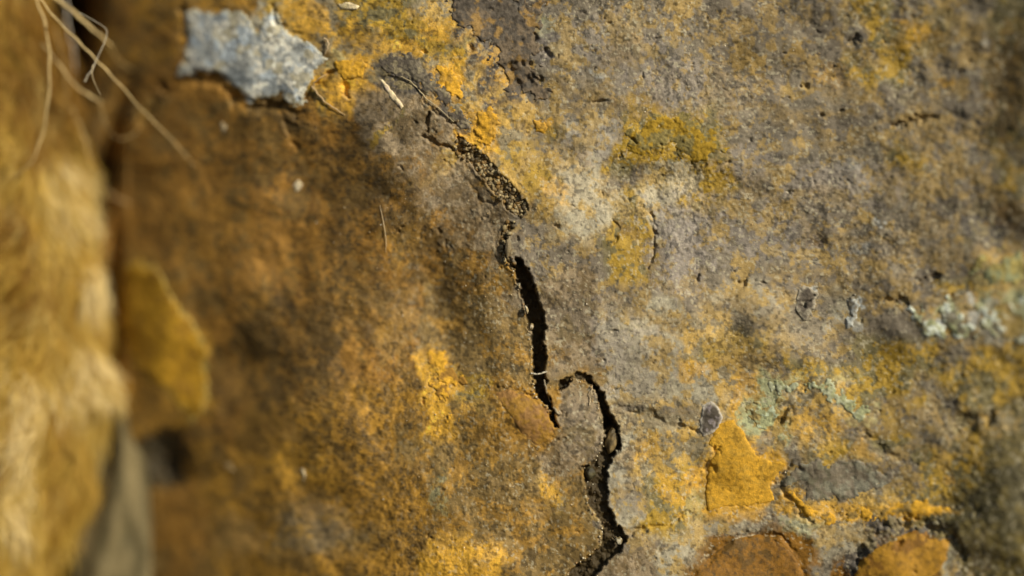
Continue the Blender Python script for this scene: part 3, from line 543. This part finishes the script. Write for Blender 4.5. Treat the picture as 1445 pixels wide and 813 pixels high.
pebble("pebble", 863, 622, 10, (8.5, 8, 18), 14, (138, 116, 74), (84, 70, 42), "oval tan pebble wedged in the hooked crack", "pebble", 1)
pebble("pebble", 873, 763, 11, (5, 4.5, 5.5), -10, (196, 186, 160), (120, 104, 70), "small round pale pebble in the bend at the crack's foot", "pebble", 2)
pebble("pebble", 743, 437, 26, (2.6, 4, 5.5), -14, (200, 188, 160), (160, 140, 100), "tiny white stone on the left lip of the straight crack", "pebble", 3)
pebble("pebble", 750, 461, 24, (3, 4, 5), 10, (196, 180, 150), (140, 120, 80), "pale crumb below the white stone on the crack's left lip", "pebble", 4)
pebble("stone_crumb", 717, 349, 7, (4, 4, 14), 4, (150, 138, 112), (126, 110, 80), "narrow grey sliver wedged in the thin crack above the straight one", "stone", 5)
pebble("stone_crumb", 833, 668, 6, (7, 6, 9), -14, (78, 70, 38), (50, 44, 24), "mossy lump on the ledge inside the lower crack", "stone", 6)

def scatter(name, pts, rr, cols, label, cat, lift=0.4, parent=None):
    V_, F_, C_ = [], [], []; off = 0
    base, bf = stone_verts((1, 1, 1), 3, 4)
    us_ = np.array([p[0] for p in pts], float); vs_ = np.array([p[1] for p in pts], float)
    hs = relief(us_, vs_)
    for (u, v), h in zip(pts, hs):
        r = random.uniform(*rr)
        q = RS.normal(size=(3, 3)); q, _ = np.linalg.qr(q)
        co = (base * (r, r * random.uniform(.5, .9), r * random.uniform(.6, 1.1))) @ q
        V_.append(co * S + px(np.array(float(u)), np.array(float(v)), h + r * lift)); F_.append(bf + off); off += len(co)
        c = lin(random.choice(cols)) * random.uniform(.75, 1.15); C_.append(np.tile(c, (len(co), 1)))
    o = link_mesh(name, np.concatenate(V_), np.concatenate(F_), np.concatenate(C_), M_GRIT, parent)
    return tag(o, label, cat, kind="stuff")

def inside_pts(poly, n, grow=0):
    a = np.array(poly); out = []
    while len(out) < n:
        u = RS.uniform(a[:, 0].min(), a[:, 0].max(), 400); v = RS.uniform(a[:, 1].min(), a[:, 1].max(), 400)
        ok = poly_sd(u, v, poly) > grow
        out += list(zip(u[ok], v[ok]))
    return out[:n]

GC = [(150, 130, 90), (110, 92, 60), (84, 70, 44), (170, 152, 112), (130, 100, 50)]
scatter("crack_grit", inside_pts(CR_TOP, 420) + inside_pts(CR_LINK, 90), (1.6, 4.2), GC, "crumbly grit filling the upper crack", "grit")
scatter("crack_grit", inside_pts(CR_MID, 30, 5) + inside_pts(CR_HOOK, 45, 5), (1.0, 2.6), [(74, 58, 34), (60, 48, 28), (96, 78, 48)], "dark crumbs on the floor of the lower cracks", "grit")
lips = []
for poly in (CR_MID, CR_HOOK):
    n = len(poly)
    for i in range(n // 2, n):
        (ax, ay), (bx, by) = poly[i], poly[(i + 1) % n]
        for t in np.linspace(0, 1, max(2, int(math.hypot(bx - ax, by - ay) / 4))):
            if random.random() < .6: lips.append((ax + (bx - ax) * t - random.uniform(-1, 3), ay + (by - ay) * t + random.uniform(-2, 2)))
scatter("lip_grains", lips, (0.8, 2.0), [(190, 170, 130), (150, 120, 80), (214, 200, 170)], "pale grains along the left lips of the cracks", "grit")
sp = [(random.uniform(540, 1300), random.uniform(0, 813)) for _ in range(160)] + [(random.uniform(440, 760), random.uniform(180, 620)) for _ in range(60)]
scatter("sand_grains", sp, (0.5, 1.3), [(226, 214, 186), (200, 180, 140), (190, 160, 110)], "tiny bright sand grains sprinkled over the rocks", "sand")

# ------------------------------------------------------------------ fibres
def tube(pts, radii, sides=6, sub=6):
    """pts in px space (u, v, h), smooth curve"""
    p = np.array(pts, float); r = np.array(radii, float)
    n = len(p)
    q = np.vstack([2 * p[0] - p[1], p, 2 * p[-1] - p[-2]])
    out, ro = [], []
    for i in range(n - 1):
        for t in np.linspace(0, 1, sub, endpoint=False):
            a, b, c, d = q[i], q[i + 1], q[i + 2], q[i + 3]
            out.append(0.5 * (2 * b + (c - a) * t + (2 * a - 5 * b + 4 * c - d) * t * t + (3 * b - a - 3 * c + d) * t ** 3))
            ro.append(r[i] + (r[i + 1] - r[i]) * t)
    out.append(p[-1]); ro.append(r[-1])
    out = np.array(out); ro = np.array(ro)
    if sides > 4:
        q_ = np.arange(len(ro)); ro = ro * (1 + .22 * np.sin(q_ * 1.9 + p[0, 0]) * np.sin(q_ * .7)); out[:, 0] += .9 * np.sin(q_ * 1.3 + p[0, 1]) * (ro > .8)
    W = px(out[:, 0], out[:, 1], out[:, 2])
    T = np.gradient(W, axis=0); T /= np.linalg.norm(T, axis=1)[:, None] + 1e-12
    ref = np.array([0.0, 1.0, 0.1]); N1 = np.cross(T, ref); N1 /= np.linalg.norm(N1, axis=1)[:, None] + 1e-12
    N2 = np.cross(T, N1)
    an = np.linspace(0, 2 * math.pi, sides, endpoint=False)
    ring = W[:, None] + S * ro[:, None, None] * (np.cos(an)[None, :, None] * N1[:, None] + np.sin(an)[None, :, None] * N2[:, None])
    m = len(W); co = ring.reshape(-1, 3)
    i = np.arange(m - 1)[:, None] * sides; j = np.arange(sides)[None]
    f = np.stack([i + j, i + (j + 1) % sides, i + sides + (j + 1) % sides, i + sides + j], -1).reshape(-1, 4)
    return co, f

def fibre(name, pts, radii, col, label, cat="fibre", group=None, parent=None):
    co, f = tube(pts, [q * (.45 if group else .8) for q in radii])
    n = vnoise(co[:, 0] * 60, co[:, 2] * 60, 410)[:, None]
    o = link_mesh(name, co, f, lin(col) * (1 + 0.25 * n), M_FIBRE, parent)
    return tag(o, label, cat, group or {'root_hair': 'fine root hairs lying on the rock', 'web_thread': 'white web threads'}.get(name))

def on_rock(pts, lift):
    a = np.array(pts, float); h = relief(a[:, 0].copy(), a[:, 1].copy())
    lf = lift if hasattr(lift, '__len__') else [lift] * len(pts)
    return [(u, v, hh + l) for (u, v), hh, l in zip(pts, h, lf)]

CR = (214, 186, 128)
grp = "pale fibres sprouting from the top left corner"
fibre("plant_fibre", [(44, -30, -70), (52, 0, -70), (66, 45, -70), (70, 110, -75), (62, 180, -85), (42, 232, -100), (5, 256, -120)], [2.8, 3, 3.4, 3.4, 3, 2.4, 1.2], CR, "long pale fibre curving down over the face of the furry clump", group=grp)
fibre("plant_fibre", [(30, -40, -40), (52, -8, -45), (80, 28, -50), (110, 58, -55), (135, 84, -60), (162, 112, -68), (205, 160, -90), (245, 200, -110), (280, 240, -125)], [2.6, 2.6, 2.8, 3.2, 3, 2.6, 2.2, 1.6, .7], CR, "longest straight fibre running diagonally from the top left corner to the brown rock", group=grp)
fibre("plant_fibre", [(40, -40, -80), (76, -4, -85), (100, 14, -90), (124, 36, -98), (148, 56, -110), (160, 66, -120)], [4, 5, 5.6, 5, 3.2, 1], CR, "thickest fibre, a short pale blade ending above the web thread", group=grp)
fibre("plant_fibre", [(148, 56, -150), (170, 88, -160), (200, 104, -168), (232, 119, -170), (268, 112, -168), (312, 116, -160)], [1.5, 2, 2.2, 2.6, 2.2, 1], (176, 146, 84), "faint blurred fibre lying across the seam below the quartz", group=grp)
fibre("plant_fibre", [(93, -20, -170), (94, 10, -168), (97, 45, -160), (104, 72, -165), (105, 108, -170)], [2, 3, 3, 3, 1.2], (190, 178, 160), "greyish upright fibre hanging in the dark gap", group=grp)
fibre("plant_fibre", [(60, 62, -110), (84, 92, -110), (105, 120, -110), (128, 136, -112), (145, 146, -116)], [2, 2.6, 3.2, 4, 1], CR, "short stiff fibre with a bright tip poking out of the clump", group=grp)
fibre("plant_fibre", [(140, 140, -125), (144, 160, -130), (152, 182, -135), (168, 196, -140), (188, 190, -145), (200, 176, -150)], [2.2, 1.8, 1.8, 1.9, 1.5, .6], (184, 156, 100), "hooked fibre curling up under the bright tipped one", group=grp)
fibre("plant_fibre", [(78, 40, -150), (88, 80, -150), (94, 118, -152), (92, 160, -155)], [3, 3, 3, 1.5], (170, 138, 80), "dull curved fibre hugging the clump's shoulder", group=grp)
fibre("plant_fibre", [(100, 150, -150), (112, 176, -150), (122, 205, -152), (128, 236, -155)], [2, 4, 4, 1.4], (180, 150, 92), "stubby blurred fibre at the clump's edge in the upper dark gap", group=grp)
fibre("plant_fibre", [(140, 262, -205), (165, 280, -200), (190, 290, -195), (212, 297, -192)], [1.5, 2.6, 3, 1], (190, 160, 110), "small blurred fibre lying on the brown rock right of the clump", group=grp)
fibre("web_thread", [(112, 18, -40), (134, 30, -40), (150, 42, -42), (148, 58, -42), (140, 76, -44), (131, 96, -46), (119, 115, -50)], [.5, .5, .5, .6, .7, 1.0, 1.5], (216, 204, 178), "hair thin web thread with glinting beads crossing the longest fibre", "thread")
fibre("web_thread", on_rock([(131, 92), (130, 105), (134, 118), (142, 134)], [176, 174, 170, 165]), [.6, .6, .5, .4], (190, 170, 130), "very short loose end of web below the beaded thread", "thread")

fibre("root_hair", on_rock([(440, 122), (448, 132), (460, 145), (474, 154), (487, 163)], [5, 4, 3, 3, 1]), [2, 1.5, 1.4, 1.2, .6], (196, 166, 120), "thin forked root hair below the right tip of the quartz", "root hair")
fibre("root_hair", on_rock([(444, 128), (443, 118), (452, 110), (462, 104)], [4, 6, 6, 3]), [1.6, 1.3, 1, .5], (196, 166, 120), "short upper branch of root hair touching the quartz tip", "root hair")
fibre("root_hair", on_rock([(458, 54), (463, 60), (462, 68), (459, 76)], [3, 5, 5, 3]), [1.6, 1.6, 1.2, .8], (206, 180, 140), "small curled root hair on the orange stain above the quartz tip", "root hair")
fibre("root_hair", on_rock([(536, 290), (540, 308), (543, 325), (545, 342), (544, 356)], [1.5, 2, 2, 2, 1]), [.3, .5, .7, .6, .3], (214, 190, 150), "single fine hair standing upright on the dark brown slope", "root hair")
hm = relief(np.array([748., 774.]), np.array([526., 524.]))
fibre("web_thread", [(750, 527, hm[0] + 2), (757, 528, hm[0] + 3), (764, 527, hm[0] + 3), (772, 524, hm[1] + 2)], [1.8, 1.4, 1.4, 1.8], (214, 204, 180), "white thread bridging the straight crack with a drop in its middle", "thread")
fibre("root_hair", on_rock([(768, 536), (771, 550), (776, 565), (783, 577), (788, 584)], [30, 8, 6, 4, 3]), [1.0, 1.3, 1.4, 1.5, 2.2], (186, 170, 140), "pale root hair with a white knob at the foot of the straight crack", "root hair")
pebble("stone_crumb", 789, 583, 2.5, (4, 2.5, 3), 0, (210, 200, 176), (160, 140, 110), "white crumb at the end of the pale root hair", "stone", 8)
fibre("root_hair", on_rock([(836, 542), (835, 552), (833, 562), (832, 572)], [10, 6, 3, 2]), [.8, .8, .9, 1.1], (190, 170, 136), "tiny hair hanging inside the hook of the crack", "root hair")
fibre("root_hair", on_rock([(566, 108), (580, 116), (592, 128), (602, 140), (616, 150), (640, 172)], [3, 3, 2.5, 2.5, 2.5, 1]), [.9, 1.1, 1.2, 1, .8, .5], (180, 164, 128), "fine pale hair lying along the upper slab beside the white streak", "root hair")

# ------------------------------------------------------------------ furry clump on the left
EDGE_V = np.array([-260, -60, 0, 60, 120, 200, 300, 380, 480, 560, 640, 700, 760, 813, 900, 1100])
EDGE_U = np.array([25, 45, 60, 88, 106, 118, 132, 146, 152, 160, 150, 130, 98, 76, 45, 10])
def clump_surface(th, v, out=0.0):
    r0 = np.interp(v, EDGE_V, EDGE_U)
    cx = -80.0
    rx = r0 - cx - 6; ry = 95.0
    lump = 1 + 0.0 * th + 0.08 * vnoise(th * 3.2 + 5, v / 80, 421) + 0.05 * vnoise(th * 7, v / 36, 422)
    return cx + (rx * (lump - 0.05) + out) * np.cos(th), v, -215 + (ry * lump + out) * np.sin(th)

th = np.linspace(0, 2 * math.pi, 73)[:-1]; vv = np.linspace(-250, 1080, 150)
TH, VV = np.meshgrid(th, vv)
u_, v_, h_ = clump_surface(TH.ravel(), VV.ravel(), -6)
bf = []
for i in range(149):
    for j in range(72): bf.append((i * 72 + j, i * 72 + (j + 1) % 72, (i + 1) * 72 + (j + 1) % 72, (i + 1) * 72 + j))
n = smooth(vnoise(TH.ravel() * 5, VV.ravel() / 45, 423) * .9 + .5)[:, None]
clump = link_mesh("furry_clump", px(u_, v_, h_), bf, lin((150, 116, 44)) * (1 - n) + lin((196, 168, 96)) * n, M_FUZZ)
tag(clump, "golden yellow furry clump hanging blurred along the left edge", "fibre clump")
PUFFS = [(40, 640, 16, 60, 1.), (30, 560, 20, 30, .4), (122, 400, 16, 26, 1.), (115, 525, 22, 20, .9), (85, 245, 26, 16, .5), (60, 290, 22, 30, .35), (75, 575, 20, 14, .7), (110, 300, 18, 40, .6),
         (125, 590, 14, 40, .5), (20, 740, 30, 30, .5), (8, 650, 12, 50, -1.), (70, 690, 12, 60, -.5), (35, 100, 50, 30, -.5), (70, 150, 22, 30, -.6), (55, 220, 20, 20, -.7), (38, 440, 10, 60, -.8), (20, 330, 20, 40, -.5),
         (95, 460, 12, 26, -.5), (70, 30, 30, 40, -.7), (12, 470, 14, 40, .1), (65, 360, 14, 40, .3), (95, 720, 20, 40, .1)]
V_, F_, C_ = [], [], []; off = 0
A1 = lambda a, b, sd: vnoise(np.array([a]), np.array([b]), sd)[0]
for k in range(14000):
    t0 = random.uniform(-1.3, 2.4); v0 = random.uniform(-140, 880)
    uu = float(clump_surface(np.array([t0]), np.array([v0]))[0][0])
    pf = sum(w * math.exp(-((uu - a) / rx_) ** 2 - ((v0 + 25 - b) / ry_) ** 2) for a, b, rx_, ry_, w in PUFFS)
    ln = random.uniform(25, 80); swirl = A1(t0 * 3, v0 / 55., 431)
    dt = swirl * .5 + random.gauss(0, .14)
    s = np.linspace(0, 1, 6); ph = random.uniform(0, 6.28)
    out = random.uniform(-2, 4) + (random.uniform(1, 9) + 13 * max(0, pf) + 8 * max(0, A1(t0 * 5, v0 / 40., 432))) * np.sin(s * 2.2) + random.choice([0, 0, 0, 8, 22 if abs(t0) < .6 else 6]) * s
    a, b, c = clump_surface(t0 + dt * s * .5 + .03 * np.sin(s * 6 + ph), v0 + ln * s, out)
    a = a + 0 * s; b = b + 0 * s + 0 * a; c = c + 0 * s
    rad = random.uniform(.35, .95)
    co, f = tube(np.stack([a, b, c], -1), rad * np.array([.6, 1, 1, .9, .7, .25]), 3, 1)
    tone = 1.6 * pf + .45 * A1(t0 * 5 + 9, v0 / 34., 433) + random.uniform(-.22, .22) - .25 * (v0 < 180) + .04  # PUFFS also paint cream highlights into the hair colours
    if tone > .6: col = (240, 214, 150)
    elif tone > .3: col = (220, 188, 104)
    elif tone > -.1: col = (200, 162, 68)
    elif tone > -.45: col = (172, 132, 48)
    else: col = (140, 100, 30)
    V_.append(co); F_.append(f + off); off += len(co); C_.append(np.tile(lin(col) * random.uniform(.88, 1.1), (len(co), 1)))
fz = link_mesh("hairs", np.concatenate(V_), np.concatenate(F_), np.concatenate(C_), M_FIBRE, clump)
fz["kind"] = "stuff"

# withered grey-brown leaf below the clump
lv = np.linspace(548, 1000, 70); lt = np.linspace(0, 1, 26)
LT, LV = np.meshgrid(lt, lv)
lx0 = np.interp(LV, [548, 620, 700, 760, 813, 1000], [146, 146, 126, 108, 100, 70]); lx1 = np.interp(LV, [548, 590, 640, 680, 740, 813, 1000], [150, 178, 200, 209, 213, 214, 210])
lu = lx0 + (lx1 - lx0) * LT
lh = -216 + 18 * np.sin(LT * math.pi * .9) + 6 * np.sin(LT * 9 + LV / 70) + 4 * vnoise(LV / 30, LT * 6, 441)
front = px(lu.ravel(), LV.ravel(), lh.ravel()); back = px(lu.ravel(), LV.ravel(), lh.ravel() - 5)
gfc = grid_faces(70, 26); nv = len(front)
i2 = np.arange(nv).reshape(70, 26)
rimf = []
for a, b in ((i2[:, 0], False), (i2[:, -1], True), (i2[0, :], True), (i2[-1, :], False)):
    for p, q in zip(a[:-1], a[1:]):
        rimf.append((p, q, q + nv, p + nv) if b else (q, p, p + nv, q + nv))
n = smooth(vnoise(LT.ravel() * 6, LV.ravel() / 40, 442) + .5)[:, None]
lc = lin((92, 82, 54)) * (1 - n) + lin((124, 110, 76)) * n
leaf = link_mesh("withered_leaf", np.concatenate([front, back]), np.concatenate([gfc, gfc[:, ::-1] + nv, np.array(rimf)]), np.concatenate([lc, lc]), M_FUZZ)
tag(leaf, "grey brown withered leaf tucked behind the lower end of the furry clump", "leaf")
